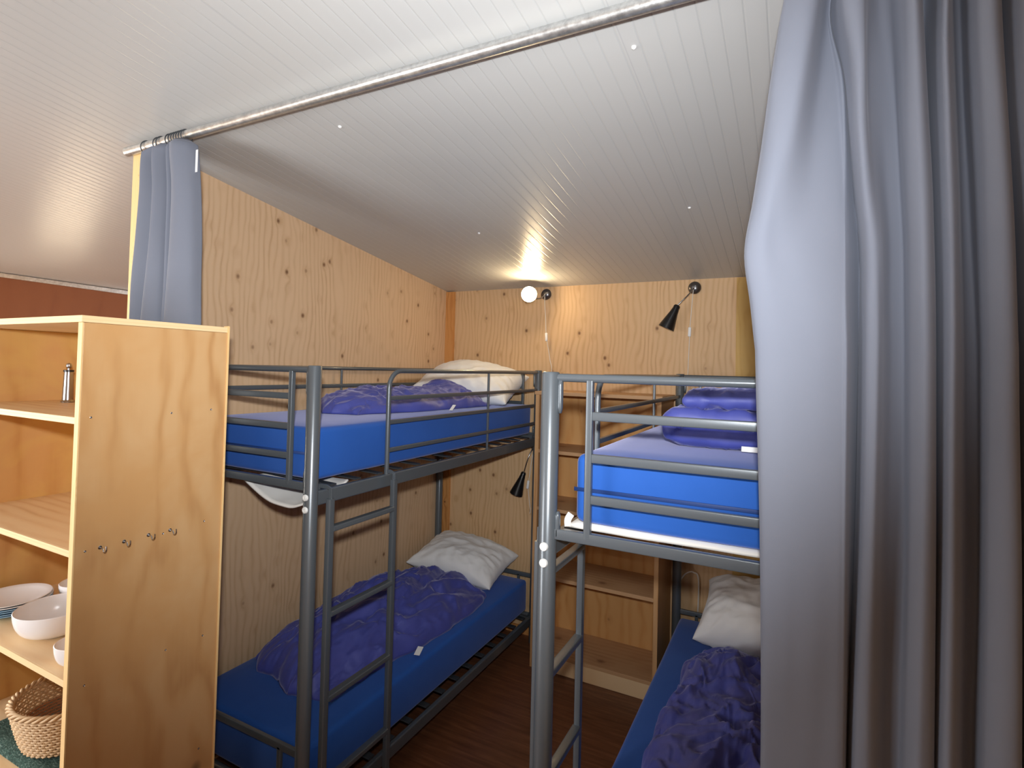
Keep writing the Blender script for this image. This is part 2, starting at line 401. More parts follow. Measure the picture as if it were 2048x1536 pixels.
def bunk(name, label, xo, y0, side):
    """xo: x of the aisle-side posts; side=-1 bed extends to -x, +1 to +x"""
    root = empty(name, (0, 0, 0), label, 'bunk bed', 'grey metal bunk beds')
    xw = xo + side*W; y1 = y0+L; xa, xb = min(xo, xw), max(xo, xw)
    for x in (xo, xw):
        for y in (y0, y1):
            bm = bmesh.new()
            prof = [(0, 0), (RP, 0), (RP, H-.006), (RP-.003, H-.001), (RP-.006, H), (0, H)]
            add_lathe(bm, prof, 28, Matrix.Translation((x, y, 0)))
            p = mesh_obj('post', bm, M_steel, root, True); auto(p, 35)
            if y == y0:
                for z in (1.404, 1.359):
                    lathe('bolt_cap', [(0, .0045), (.004, .0052), (.0045, .004), (.006, .004), (.0065, .0055), (.011, .0045), (.0125, .001), (.0125, -.003), (0, -.003)], M_bolt, p, 20, aim((x+.001, y-RP, z), (-.05 if x == xo else .0, -1, 0)))
    # end frames
    for y in (y0, y1):
        s = 1 if y == y0 else -1
        f = None
        tube('end_top_rail', [(xa+RP*.5, y, 1.875), (xb-RP*.5, y, 1.875)], .0115, M_steel, root)
        for x, q in ((xa, 1), (xb, -1)):
            # rounded corner lugs where rails meet the post
            for z0, z1 in ((1.775, 1.868), (1.432, 1.50)):
                bm = bmesh.new(); add_sweep(bm, [(x+q*(RP+.004), y, z0+(z1-z0)*k/6) for k in range(7)], rrect(.014, .018, .006, 4), scale=[.6, .95, 1, 1, 1, 1, 1] if z0 > 1.6 else [1, 1, 1, 1, 1, .95, .6])
                mesh_obj('lug', bm, M_steel, root, True)
            bar('end_upright', (x+q*.118, y, 1.438), (x+q*.118, y, 1.872), .019, .019, M_steel, root)
            bar('lower_end_upright', (x+q*.118, y, .175), (x+q*.118, y, .45), .019, .016, M_steel, root)
        xi0, xi1 = xa+.118+.009, xb-.118-.009
        for z in (1.772, 1.657, 1.545):
            bar('end_rail', (xi0, y, z), (xi1, y, z), .014, .024, M_steel, root)
        bar('end_bottom_rail', (xa+RP*.6, y, 1.438), (xb-RP*.6, y, 1.438), .018, .030, M_steel, root)
        bar('lower_end_rail', (xa+RP*.6, y, .455), (xb-RP*.6, y, .455), .016, .028, M_steel, root)
        bar('lower_bottom_rail', (xa+RP*.6, y, .172), (xb-RP*.6, y, .172), .018, .030, M_steel, root)
    slat_deck(root, xa, xb, y0, y1, 1.366, 14, side)
    slat_deck(root, xa, xb, y0, y1, .145, 14, side)
    # guard on the aisle side: bent tube loop with rails and a middle upright
    yg = y0+.425
    g_pts = [(xo, yg, 1.40), (xo, yg, 1.795)] + [(xo, yg+.08-.08*math.cos(a), 1.795+.08*math.sin(a)) for a in [PI/2*k/8 for k in range(1, 9)]] + [(xo, y1-RP*.6, 1.875)]
    g = tube('guard_rail', g_pts, .0105, M_steel, root)
    for z in (1.753, 1.647, 1.524):
        bar('guard_bar', (xo, yg+.009, z), (xo, y1-RP*.6, z), .014, .019, M_steel, g)
    for yy in (yg+.89,):
        bar('guard_upright', (xo, yy, 1.405), (xo, yy, 1.868), .012, .012, M_steel, g)
    # wall side guard
    g = tube('wall_guard_rail', [(xw, y0+RP*.6, 1.875), (xw, y1-RP*.6, 1.875)], .0105, M_steel, root)
    for z in (1.772,):
        bar('guard_bar', (xw, y0+RP*.6, z), (xw, y1-RP*.6, z), .014, .022, M_steel, g)
    for yy in (y0+.962,):
        bar('guard_upright', (xw, yy, 1.405), (xw, yy, 1.868), .012, .012, M_steel, g)
    # ladder hooked on the aisle side
    xl = xo - side*.047
    lad = bar('ladder', (xl, y0+.052, .13), (xl, y0+.052, 1.392), .022, .026, M_steel, root)
    bar('ladder_rail', (xl, y0+.42, .13), (xl, y0+.42, 1.402), .022, .026, M_steel, lad)
    for z in (.33, .645, .960, 1.278):
        bar('rung', (xl, y0+.062, z), (xl, y0+.41, z), .030, .020, M_steel, lad)
    for yy in (y0+.052, y0+.42):
        bm = bmesh.new(); add_sweep(bm, [(xl, yy, 1.39), (xl, yy, 1.428), (xl+side*.02, yy, 1.434), (xl+side*.055, yy, 1.434)], rrect(.016, .005, .001))
        mesh_obj('hook', bm, M_steel, lad)
        bm = bmesh.new(); add_box(bm, (xl-.012, yy-.014, .118), (xl+.012, yy+.014, .131), .003); mesh_obj('foot_cap', bm, M_bolt, lad)
    return root
bunk('bunk_bed', 'grey metal bunk bed along the plywood side wall, foot end beside the wooden cabinet', XLB, YLB, -1)
bunk('bunk_bed', 'grey metal bunk bed partly hidden behind the large drawn grey curtain', XRB, YRB, 1)

# ------------------------------------------------------------------ soft things
def fbm(p, o=3):
    v = 0; a = 1; q = Vector(p)
    for _ in range(o): v += a*noise.noise(q); a *= .5; q = q*2.03
    return v
def ridge(p, o=3):
    v = 0; a = 1; q = Vector(p); s = 0
    for _ in range(o):
        v += a*(1-abs(noise.noise(q))*2.2); s += a; a *= .5; q = q*1.9+Vector((3.1, 1.7, .3))
    return v/s
def mattress(name, label, x0, x1, y0, y1, z0, z1, group):
    root = None
    bm = bmesh.new(); nx, ny = 24, 50; r = .045
    add_box(bm, (x0, y0, z0), (x1, y1, z1), .022, 4)
    bmesh.ops.subdivide_edges(bm, edges=[e for e in bm.edges if e.calc_length() > .3], cuts=14, use_grid_fill=True)
    for v in bm.verts:
        k = noise.noise(Vector((v.co.x*3, v.co.y*3, v.co.z*4+z0*9)))
        c = v.co
        cx, cy = (x0+x1)/2, (y0+y1)/2
        ed = min(1, min(x1-c.x, c.x-x0, y1-c.y, c.y-y0)/.12) if c.z > (z0+z1)/2 else 0
        c.z += .006*max(0, ed)+.003*k
        c.x += .003*k; c.y += .004*noise.noise(Vector((c.x*4, c.y*2, c.z*5)))
    o = mesh_obj(name, bm, M_blue, None, True); auto(o, 50)
    tag(o, label, 'mattress', group)
    zm = z0+(z1-z0)*.50
    if z0 < 1: return o
    bm = bmesh.new()
    add_sweep(bm, [(x0-.001, y0+.003, zm), (x0-.001, y0-.001, zm), (x1+.001, y0-.001, zm), (x1+.001, y0+.003, zm)], rrect(.003, .011, .001))
    p = mesh_obj('seam_piping', bm, M_blue2, o, True)
    return o
M_blue2 = simple('dark_blue_piping', (.01, .04, .17), .6)
MG = 'blue covered mattresses on the bunk beds'
mattress('mattress', 'blue mattress on upper bunk of the bed along the side wall', XLB-W+.035, XLB-.030, YLB+.05, YLB+L-.04, 1.449, 1.648, MG)
mattress('mattress', 'blue mattress on upper bunk of the bed partly behind the big curtain, brightest blue', XRB+.060, XRB+W-.03, YRB+.05, YRB+L-.04, 1.462, 1.655, MG)
mattress('mattress', 'dark blue mattress on lower bunk of the bed along the side wall', XLB-W+.035, XLB-.030, YLB+.05, YLB+L-.04, .228, .440, MG)
mattress('mattress', 'dark blue mattress on lower bunk of the bed partly behind the big curtain', XRB+.030, XRB+W-.03, YRB+.05, YRB+L-.04, .228, .440, MG)

def puff(name, center, fx, m, nu=110, nv=110, bottom=True):
    """closed soft body: fx(u,v,side)->Vector, side=1 top, -1 bottom; u,v in [-1,1]"""
    bm = bmesh.new(); T = []; B = []
    for i in range(nu+1):
        rt_, rb = [], []
        for j in range(nv+1):
            # cluster samples toward edges a little
            u = math.sin(PI/2*(2*i/nu-1)*.94)/math.sin(PI/2*.94); v = math.sin(PI/2*(2*j/nv-1)*.94)/math.sin(PI/2*.94)
            t = bm.verts.new(fx(u, v, 1)); rt_.append(t)
            if i in (0, nu) or j in (0, nv): rb.append(t)
            else: rb.append(bm.verts.new(fx(u, v, -1)))
        T.append(rt_); B.append(rb)
    for i in range(nu):
        for j in range(nv):
            bm.faces.new((T[i][j], T[i+1][j], T[i+1][j+1], T[i][j+1]))
            f = (B[i][j], B[i][j+1], B[i+1][j+1], B[i+1][j])
            bm.faces.new(f)
    o = mesh_obj(name, bm, m, None, True)
    return o
def pillow(name, label, loc, rot, a, b, h, group, seed=0, bend=0, zmin=None):
    R_ = Euler(rot, 'XYZ').to_matrix(); c = Vector(loc)
    def f(u, v, s):
        pu = 1-.10*(1-v*v)*abs(u)**6; pv = 1-.10*(1-u*u)*abs(v)**6
        x = a*u*(1-.085*(1-v*v)*(abs(u)**3)); y = b*v*(1-.085*(1-u*u)*(abs(v)**3))
        e = ((1-abs(u)**2.3)*(1-abs(v)**2.3))
        t = h*max(0, e)**.45
        rr = ridge((u*2.2+seed, v*2.2, seed*1.7), 3)
        # radial pucker lines near the hem
        ang = math.atan2(v, u); rad = max(abs(u), abs(v))
        puck = .010*math.sin(ang*17+4*fbm((u*1.5, v*1.5, seed)))*(rad**3)*(1-rad**8)
        z = s*(t*(.92+.10*fbm((u*1.3, v*1.3, seed+5))) + (.016*(rr-.5)*max(0, e)**.3 + puck if s > 0 or True else 0))
        if rad >= .9999: z = .004*math.sin(ang*13+seed)
        z += bend*(u*u)
        p = R_ @ Vector((x, y, z)) + c
        if zmin is not None and p.z < zmin: p.z = zmin + (p.z-zmin)*.04
        return p
    o = puff(name, loc, f, M_pillow, 80, 80)
    return tag(o, label, 'pillow', group)
PG = 'white pillows on the bunks'
pillow('pillow', 'white pillow on lower bunk below the black lamp, against the side wall corner', (.395, -.300, .575), (math.radians(11), math.radians(6), math.radians(3)), .325, .225, .125, PG, 1.3, -.02, .447)
pillow('pillow', 'white pillow on upper bunk of the bed along the side wall, half under a quilt', (.395, -.29, 1.80), (math.radians(20), math.radians(3), math.radians(8)), .37, .25, .135, PG, 4.1, -.03, 1.657)
pillow('pillow', 'white pillow on upper bunk by the big curtain, behind a folded quilt', (2.32, -.50, 1.745), (math.radians(10), 0, 0), .30, .26, .075, PG, 7.7, 0, 1.664)
pillow('pillow', 'crumpled white pillow on lower bunk beside the big curtain', (2.295, -.40, .62), (math.radians(20), math.radians(0), math.radians(-3)), .30, .235, .175, PG, 9.9, -.02, .447)

def quilt_mesh(name, label, corners, zb, th, group, seed, wr=.014, wscale=7, stretch=(1, 1), heaps=(), pw=.42, drape=None, nu=150, nv=150):
    """corners: 4 plan points (u-,v-),(u+,v-),(u+,v+),(u-,v+); heaps: (x,y,r,h) local piles"""
    c00, c10, c11, c01 = [Vector((*p, 0)) for p in corners]
    def f(u, v, s):
        uu = (u+1)/2; vv = (v+1)/2
        k = .045*fbm((u*1.7+seed, v*1.7, seed*.7), 3)
        k2 = .045*fbm((u*1.9, v*1.9+seed, seed*1.3+4), 3)
        p = (c00*(1-uu)+c10*uu)*(1-vv)+(c01*(1-uu)+c11*uu)*vv
        # round the corners of the outline
        cen = (c00+c10+c11+c01)/4
        rr = (abs(u)**4+abs(v)**4)**.25; sh = max(abs(u), abs(v))/max(rr, 1e-6)
        p = cen+(p-cen)*(.35+.65*sh if True else 1)
        p.x += k; p.y += k2
        e = max(0, (1-abs(u)**2.6)*(1-abs(v)**2.6))
        q = Vector((p.x*stretch[0]*wscale, p.y*stretch[1]*wscale, seed))
        q += Vector((fbm(q*.5), fbm(q*.5+Vector((9, 2, 1))), 0))*.9
        w1 = ridge(q, 4); w2 = fbm(q*.35, 2)
        t = th*e**pw
        if s > 0:
            hz = sum(h*math.exp(-((p.x-hx)**2+(p.y-hy)**2)/(r*r)) for hx, hy, r, h in heaps)
            z = zb + .012*e + t*(1+.22*w2) + hz*e**.3 + (w1-.55)*wr*2.2*e**.25
            # push crease sideways for crisp rolls
            p.x += .010*noise.noise(q*1.4)*e**.2; p.y += .010*noise.noise(q*1.4+Vector((5, 5, 5)))*e**.2
        else: z = zb+.001
        z = max(z, zb+.001)
        return Vector((p.x, p.y, z))
    o = puff(name, None, f, M_quilt, nu, nv)
    return tag(o, label, 'quilt', group)
QG = 'indigo quilts on the bunks'
q1 = quilt_mesh('quilt', 'crumpled indigo quilt on lower bunk of the bed along the side wall', [(.05, -1.78), (.69, -1.88), (.77, -.50), (.05, -.48)], .446, .155, QG, 2.2, .026, 7.5, (1.2, .6), heaps=((.30, -1.0, .35, .03), (.45, -.60, .16, .04)))
q2 = quilt_mesh('quilt', 'crumpled indigo quilt on upper bunk of the bed along the side wall', [(.05, -1.52), (.60, -1.64), (.76, -.48), (.05, -.42)], 1.656, .105, QG, 5.4, .020, 8, (1, .8), heaps=((.38, -.50, .16, .10),))
q3 = quilt_mesh('quilt', 'crumpled indigo quilt on lower bunk beside the big curtain', [(1.99, -1.98), (2.57, -1.98), (2.57, -.60), (1.96, -.64)], .446, .13, QG, 8.8, .030, 6.5, (1, 1), heaps=((2.2, -.85, .2, .05),))
# sewn labels
def sewn_label(name, parent, c, sx, sy, rz, tilt=.5):
    bm = bmesh.new(); add_box(bm, (-sx/2, -sy/2, -.0006), (sx/2, sy/2, .0006))
    bmesh.ops.transform(bm, matrix=Matrix.Translation(c) @ Euler((tilt, 0, rz)).to_matrix().to_4x4(), verts=bm.verts)
    o = mesh_obj(name, bm, M_tag, parent); o['label'] = 'small white sewn-in label'; return o
sewn_label('care_label', q1, (.775, -1.315, .468), .03, .055, .25, .3)
sewn_label('care_label', q2, (.745, -1.02, 1.672), .02, .05, .1, .6)
# folded quilt: ribbon folded in three
def folded_quilt():
    bm = bmesh.new()
    xl, xr = 2.125, 2.545; t = .060
    path = []
    for k in range(15): path.append((xr-(xr-xl)*k/14, 1.694))
    for k in range(1, 9): a = PI*k/9; path.append((xl-.040*math.sin(a)*1.1, 1.694+.030*(1-math.cos(a))))
    for k in range(15): path.append((xl+(xr-xl)*k/14, 1.754))
    for k in range(1, 9): a = PI*k/9; path.append((xr+.035*math.sin(a), 1.754+.030*(1-math.cos(a))))
    for k in range(16): path.append((xr-(xr-xl+.005)*k/15, 1.816-.010*(k/15)**3))
    P = [Vector((a, 0, b)) for a, b in path]
    fine = smooth_path(P, 4); n = len(fine)
    ny = 60; y0, y1 = -1.80, -1.18
    ringsA = []
    for j in range(ny+1):
        s = j/ny; y = y0+(y1-y0)*s
        es = min(1, min(s, 1-s)/.07); ey = math.sqrt(max(0, 1-(1-es)**2))
        L_, R_ = [], []
        for i, p in enumerate(fine):
            a = fine[max(0, i-1)]; b = fine[min(n-1, i+1)]; T = (b-a).normalized(); nn = Vector((-T.z, 0, T.x))
            ei = min(1, min(i, n-1-i)/5); ee = math.sqrt(max(0, 1-(1-ei)**2))
            q = Vector((p.x*16, y*9, p.z*30))
            th = (t/2)*(.30+.70*ey)*(.25+.75*ee)*(1+.14*noise.noise(q*.6))
            yy = y+.014*noise.noise(Vector((p.x*5, p.z*40, j*.02)))*(1 if s < .5 else -1)
            w = .017*(ridge(Vector((p.x*13+noise.noise(q*.2)*2, y*22, p.z*26)), 3)-.5)*min(1, ey+.3)
            dz = .014*noise.noise(Vector((p.x*5, y*5, 3)))
            L_.append(bm.verts.new((p.x+nn.x*(th+w), yy, p.z+nn.z*(th+w)+dz)))
            R_.append(bm.verts.new((p.x-nn.x*(th+w), yy, p.z-nn.z*(th+w)+dz)))
        ringsA.append(L_+R_[::-1])
    k = len(ringsA[0])
    for a, b in zip(ringsA, ringsA[1:]):
        for i in range(k): bm.faces.new((a[i], a[(i+1) % k], b[(i+1) % k], b[i]))
    # caps: quads between the two sides
    for ring in (ringsA[0], ringsA[-1]):
        m_ = k//2
        for i in range(m_-1): bm.faces.new((ring[i], ring[i+1], ring[k-2-i], ring[k-1-i]))
    for v in bm.verts: v.co.z = max(v.co.z, 1.663)
    o = mesh_obj('quilt', bm, M_quilt, None, True)
    return tag(o, 'neatly folded indigo quilt on upper bunk beside the big curtain', 'quilt', QG)
q4 = folded_quilt()
sewn_label('care_label', q4, (2.322, -1.815, 1.674), .05, .016, 0, 1.2)

# mattress pads showing as white edges
def pad_edge():
    bm = bmesh.new(); xs = [XRB+.05+(.70)*k/40 for k in range(41)]; top = []; bot = []
    ys = [YRB+.040+(L-.09)*k/30 for k in range(31)]
    G = [[None]*31 for _ in xs]; Hh = [[None]*31 for _ in xs]
    for i, x in enumerate(xs):
        for j, y in enumerate(ys):
            ed = 1 if (j == 0) else 0
            G[i][j] = bm.verts.new((x, y+(.004*noise.noise(Vector((x*9, 0, 0))) if ed else 0), 1.4600+.001*noise.noise(Vector((x*6, y*6, 0)))-.001))
            Hh[i][j] = bm.verts.new((x, y+(.004*noise.noise(Vector((x*9, 0, 0))) if ed else 0), 1.449+.002*noise.noise(Vector((x*5, y*5, 2)))))
    for i in range(40):
        for j in range(30):
            bm.faces.new((G[i][j], G[i+1][j], G[i+1][j+1], G[i][j+1])); bm.faces.new((Hh[i][j], Hh[i][j+1], Hh[i+1][j+1], Hh[i+1][j]))
    for i in range(40):
        bm.faces.new((G[i][0], Hh[i][0], Hh[i+1][0], G[i+1][0])); bm.faces.new((G[i][30], G[i+1][30], Hh[i+1][30], Hh[i][30]))
    for j in range(30):
        bm.faces.new((G[0][j], G[0][j+1], Hh[0][j+1], Hh[0][j])); bm.faces.new((G[40][j], Hh[40][j], Hh[40][j+1], G[40][j+1]))
    o = mesh_obj('mattress_pad', bm, M_pad, None, True)
    tag(o, 'thin white mattress pad edge showing under the brightest blue mattress', 'mattress pad')
    bm = bmesh.new(); add_sweep(bm, smooth_path([(XRB+.052, YRB+.048, 1.486), (XRB+.045, YRB+.040, 1.470), (XRB+.048, YRB+.034, 1.452)], 4), rrect(.003, .022, .001))
    s = mesh_obj('pad_strap', bm, M_pad, o, True)
pad_edge()
def sag_pad():
    # pad hanging between deck and end rail of the left upper bunk
    bm = bmesh.new(); n, mm = 30, 10; x0, x1 = .42, .805
    T = []
    for i in range(n+1):
        u = i/n; x = x0+(x1-x0)*u; row = []
        sag = .085*math.sin(PI*min(1, u*.80))**1.0
        for j in range(mm+1):
            v = j/mm; y = -2.078+.20*v
            z = 1.424-sag*(1-v)**.6*(1 if v > .0 else .96)+.004*noise.noise(Vector((x*12, y*12, 0)))
            row.append(bm.verts.new((x, y, z)))
        T.append(row)
    for i in range(n):
        for j in range(mm): bm.faces.new((T[i][j], T[i+1][j], T[i+1][j+1], T[i][j+1]))
    o = mesh_obj('mattress_pad', bm, M_pad, None, True)
    so = o.modifiers.new('thick', 'SOLIDIFY'); so.thickness = .008
    tag(o, 'white mattress pad sagging below the upper bunk next to the wooden cabinet', 'mattress pad')
sag_pad()

# ------------------------------------------------------------------ back bookcase between the beds
def bookcase():
    x0, x1, y0, y1, zt = .957, 1.759, -.374, -.002, 1.735
    root = empty('bookcase', ((x0+x1)/2, y1, 0), 'narrow amber pine bookcase standing at the back wall between the two bunk beds', 'bookcase')
    root.location = (0, 0, 0)
    t = .027
    box('side_panel', (x0, y0, 0), (x0+t, y1, zt), M_bs_side, root, .002)
    box('side_panel', (x1-t, y0, 0), (x1, y1, zt), M_bs_side, root, .002)
    box('back_panel', (x0+t, y1-.012, .02), (x1-t, y1, zt-.005), M_bs_back, root)
    box('top_board', (x0-.006, y0-.004, zt), (x1+.006, y1, zt+.022), M_bs_pine, root, .002)
    for z in (.115, .592, 1.02, 1.385):
        box('shelf', (x0+t, y0+.001, z-.022), (x1-t, y1-.012, z), M_bs_pine, root, .0015)
    box('plinth', (x0+t, y0+.002, 0.001), (x1-t, y0+.022, .093), M_pine_x, root, .002)
bookcase()

# ------------------------------------------------------------------ cabinet in front
CX, CY0, CY1, CZT = .7454, -2.8162, -2.3926, 2.012
def cabinet():
    x0 = -.05; t = .019
    root = empty('shelf_cabinet', (0, 0, 0), 'tall open plywood shelf cabinet with crockery, in the left foreground', 'cabinet')
    sp = box('side_panel', (CX-t, CY0+.002, 0), (CX, CY1-.006, CZT-.019), M_cab_side, root, .001)
    box('front_edging', (CX-t-.001, CY0-.002, 0), (CX+.0005, CY0+.0018, CZT-.019), M_edge_z, root, .0005)['label'] = 'pale edging strip on the front of the side panel'
    box('rear_edging', (CX-t, CY1-.0058, 0), (CX+.004, CY1, CZT+.004), M_edge_z, root, .0005)['label'] = 'pale edging strip on the back of the side panel'
    box('side_panel', (x0, CY0, 0), (x0+t, CY1, CZT-.019), M_cab_in, root, .001)
    box('back_panel', (x0+t, CY1-.008, .05), (CX-t, CY1-.001, CZT-.019), M_cab_in, root)
    box('top_board', (x0-.003, CY0-.004, CZT-.0185), (CX+.001, CY1-.006, CZT), M_edge, root, .001)
    for z in (1.738, 1.384, 1.043, .690, .30):
        b = box('shelf', (x0+t, CY0+.003, z-.018), (CX-t, CY1-.009, z), M_pine_x, root, .001)
        box('shelf_edging', (x0+t, CY0-.001, z-.018), (CX-t-.0015, CY0+.0028, z), M_edge, b, .0004)
    # cup hooks and screws on the outer face
    for (u, v) in ((200, 1095), (248, 1083), (297, 1070), (340, 1060)):
        p = px(u, v, 'x', CX)
        pts = [p+Vector(q) for q in ((-.002, 0, 0), (.012, 0, 0), (.016, 0, -.003), (.020, 0, -.009), (.026, 0, -.009), (.031, 0, -.003), (.031, 0, .008))]
        h = tube('cup_hook', smooth_path(pts, 4), .0017, M_chrome, root, 8)
        lathe('flange', [(0, .0015), (.0045, .0012), (.0055, 0), (0, -.001)], M_chrome, h, 12, aim(p+Vector((.0005, 0, 0)), (1, 0, 0)))
    for (u, v) in ((182, 835), (343, 826), (422, 819), (170, 1103), (326, 1067), (408, 1042), (405, 1271), (331, 1300), (168, 1371), (397, 1497)):
        p = px(u, v, 'x', CX)
        lathe('screw', [(0, .0006), (.0012, .0002), (.0022, .0010), (.0030, .0006), (.0032, -.001), (0, -.001)], M_chrome, root, 10, aim(p, (1, 0, 0)))
cabinet()
# crockery on the fourth shelf
SZ = 1.043
def plate(c, z, label):
    prof = [(0, .001), (.062, .001), (.064, .0), (.068, .001), (.088, .010), (.104, .015), (.1045, .0175), (.103, .0175), (.087, .0125), (.067, .004), (0, .004)]
    o = lathe('plate', prof, M_china if 'top' in label else M_rim, None, 48)
    o.location = (c[0], c[1], z); tag(o, label, 'plate', 'stacked plates in the cabinet'); return o
pc = (.105, -2.695)
PL = ['pale blue rimmed plate at the very bottom of the stack in the cabinet', 'pale blue plate second from the bottom of the cabinet plate stack', 'pale blue plate third from the bottom of the cabinet plate stack', 'pale blue plate fourth from the bottom of the cabinet plate stack', 'pale blue plate just under the topmost plate in the cabinet', 'white plate topmost of the stack in the cabinet']
for i, l in enumerate(PL): plate((pc[0]+.002*math.sin(i*2.3), pc[1]+.002*math.cos(i*1.7)), SZ+.001+.0065*i, l)
def bowl(c, r, h, z, label, tilt=0):
    rb = r*.52
    prof = [(0, .003), (rb-.004, .003), (rb-.002, 0), (rb, 0), (rb+.003, .005)]
    out = [(rb+.003+(r-rb-.003)*math.sin(a)**.9, .005+(h-.005)*(1-math.cos(a))) for a in [PI/2*k/10 for k in range(1, 11)]]
    inn = [(q-.0032, max(zz, .0075)) for q, zz in out[::-1]]
    prof = prof+out+[(r-.0015, h+.0015)]+inn+[(rb-.005, .008), (0, .007)]
    o = lathe('bowl', prof, M_china, None, 56); o.location = (c[0], c[1], z)
    return tag(o, label, 'bowl', 'white bowls in the cabinet')
bowl((.395, -2.695), .105, .078, SZ+.001, 'largest white bowl in the cabinet, in front of the plate stack')
bowl((.180, -2.530), .064, .058, SZ+.001, 'white bowl at the back of the cabinet shelf, behind the largest bowl')
bowl((.655, -2.750), .058, .058, SZ+.001, 'white bowl at the front of the cabinet shelf, half hidden by the side panel')
# shaker on the second shelf
sh = lathe('shaker', [(0, 0), (.020, 0), (.0205, .003), (.0165, .008), (.0150, .06), (.0138, .112), (.0132, .115), (0, .115)], M_chrome, None, 28)
sh.location = (.125, -2.572, 1.739); tag(sh, 'slim chrome shaker with round knob on the second cabinet shelf', 'shaker')
lathe('knob', [(0, .1152), (.004, .1152), (.004, .120), (.0075, .124), (.009, .130), (.007, .137), (0, .140)], M_chrome, sh, 20)
lathe('collar', [(.0150, .108), (.0158, .109), (.0158, .114), (.0134, .1152), (.0140, .108)], M_black, sh, 24)
# basket
def basket(c, z, r, h):
    root = empty('wicker_basket', (c[0], c[1], z), 'round wicker basket on the dark green cloth in the cabinet', 'basket')
    n = 44
    bm = bmesh.new()
    # woven wall: horizontal weavers going in and out of stakes
    rows = 15
    for k in range(rows):
        f = k/(rows-1); rr = r*(.78+.22*f**.8); zz = .006+f*(h-.012); pts = []
        m_ = 132
        for i in range(m_+1):
            a = 2*PI*i/m_; wob = .0032*math.cos(n/2*a*1.0*2+PI*k)
            pts.append((( rr+wob)*math.cos(a), (rr+wob)*math.sin(a), zz))
        add_sweep(bm, pts, circ(.0036, 6), False)
    mesh_obj('woven_wall', bm, M_wick, root, True)
    bm = bmesh.new()
    for i in range(n):
        a = 2*PI*(i+.5)/n
        add_sweep(bm, [(r*(.78+.22*f**.8)*math.cos(a), r*(.78+.22*f**.8)*math.sin(a), .004+f*(h-.004)) for f in (0, .25, .5, .75, 1)], circ(.0022, 6))
    mesh_obj('stakes', bm, M_wick, root, True)
    bm = bmesh.new()
    for ph in range(3):
        pts = []
        for i in range(181):
            a = 2*PI*i/180; t = a*15+ph*2*PI/3
            pts.append(((r+.006*math.cos(t))*math.cos(a), (r+.006*math.cos(t))*math.sin(a), h+.006*math.sin(t)))
        add_sweep(bm, pts, circ(.0045, 6), False)
    mesh_obj('rim_braid', bm, M_wick, root, True)
    bm = bmesh.new(); add_lathe(bm, [(0, .003), (r*.77, .003), (r*.77, .009), (0, .009)], 40)
    for k in range(12):
        rr = r*.76*(k+.7)/12.2
        add_sweep(bm, [((rr)*math.cos(2*PI*i/90), rr*math.sin(2*PI*i/90), .0105+.0018*math.cos(PI*k+2*PI*i/90*14)) for i in range(91)], circ(.004, 6), False)
    b = mesh_obj('woven_base', bm, M_wick_in, root, True); b['label'] = 'red-brown woven base'
    # inner darker weave
    bm = bmesh.new()
    for k in range(7):
        f = k/14; rr = r*(.78+.22*f**.8)-.0042
        add_sweep(bm, [((rr+.001*math.cos(n*2*PI*i/132+PI*k))*math.cos(2*PI*i/132), (rr+.001*math.cos(n*2*PI*i/132+PI*k))*math.sin(2*PI*i/132), .010+f*(h-.012)) for i in range(133)], circ(.0032, 6), False)
    mesh_obj('inner_weave', bm, M_wick_in, root, True)
    return root
basket((.425, -2.655), .7185, .148, .132)
def cloth_flat():
    bm = bmesh.new(); nx, ny = 60, 40; x0, x1, y0, y1 = .13, .69, -2.785, -2.48; T, B = [], []
    for i in range(nx+1):
        a, b = [], []
        for j in range(ny+1):
            x = x0+(x1-x0)*i/nx; y = y0+(y1-y0)*j/ny
            e = min(i, nx-i, j, ny-j)/3; e = min(1, e)
            w = .0022*noise.noise(Vector((x*10, y*10, 0)))
            a.append(bm.verts.new((x, y+.006*noise.noise(Vector((x*5, 0, 1))), .6925+.020*math.sqrt(e)+w))); b.append(bm.verts.new((x, y+.006*noise.noise(Vector((x*5, 0, 1))), .6915)))
        T.append(a); B.append(b)
    for i in range(nx):
        for j in range(ny):
            bm.faces.new((T[i][j], T[i+1][j], T[i+1][j+1], T[i][j+1])); bm.faces.new((B[i][j], B[i][j+1], B[i+1][j+1], B[i+1][j]))
    bd = [(i, 0) for i in range(nx)]+[(nx, j) for j in range(ny)]+[(i, ny) for i in range(nx, 0, -1)]+[(0, j) for j in range(ny, 0, -1)]
    for k in range(len(bd)):
        (i, j), (i2, j2) = bd[k], bd[(k+1) % len(bd)]
        bm.faces.new((T[i][j], B[i][j], B[i2][j2], T[i2][j2]))
    o = mesh_obj('folded_towel', bm, M_green, None, True); auto(o, 60)
    tag(o, 'dark green folded towel under the wicker basket in the cabinet', 'towel')
cloth_flat()

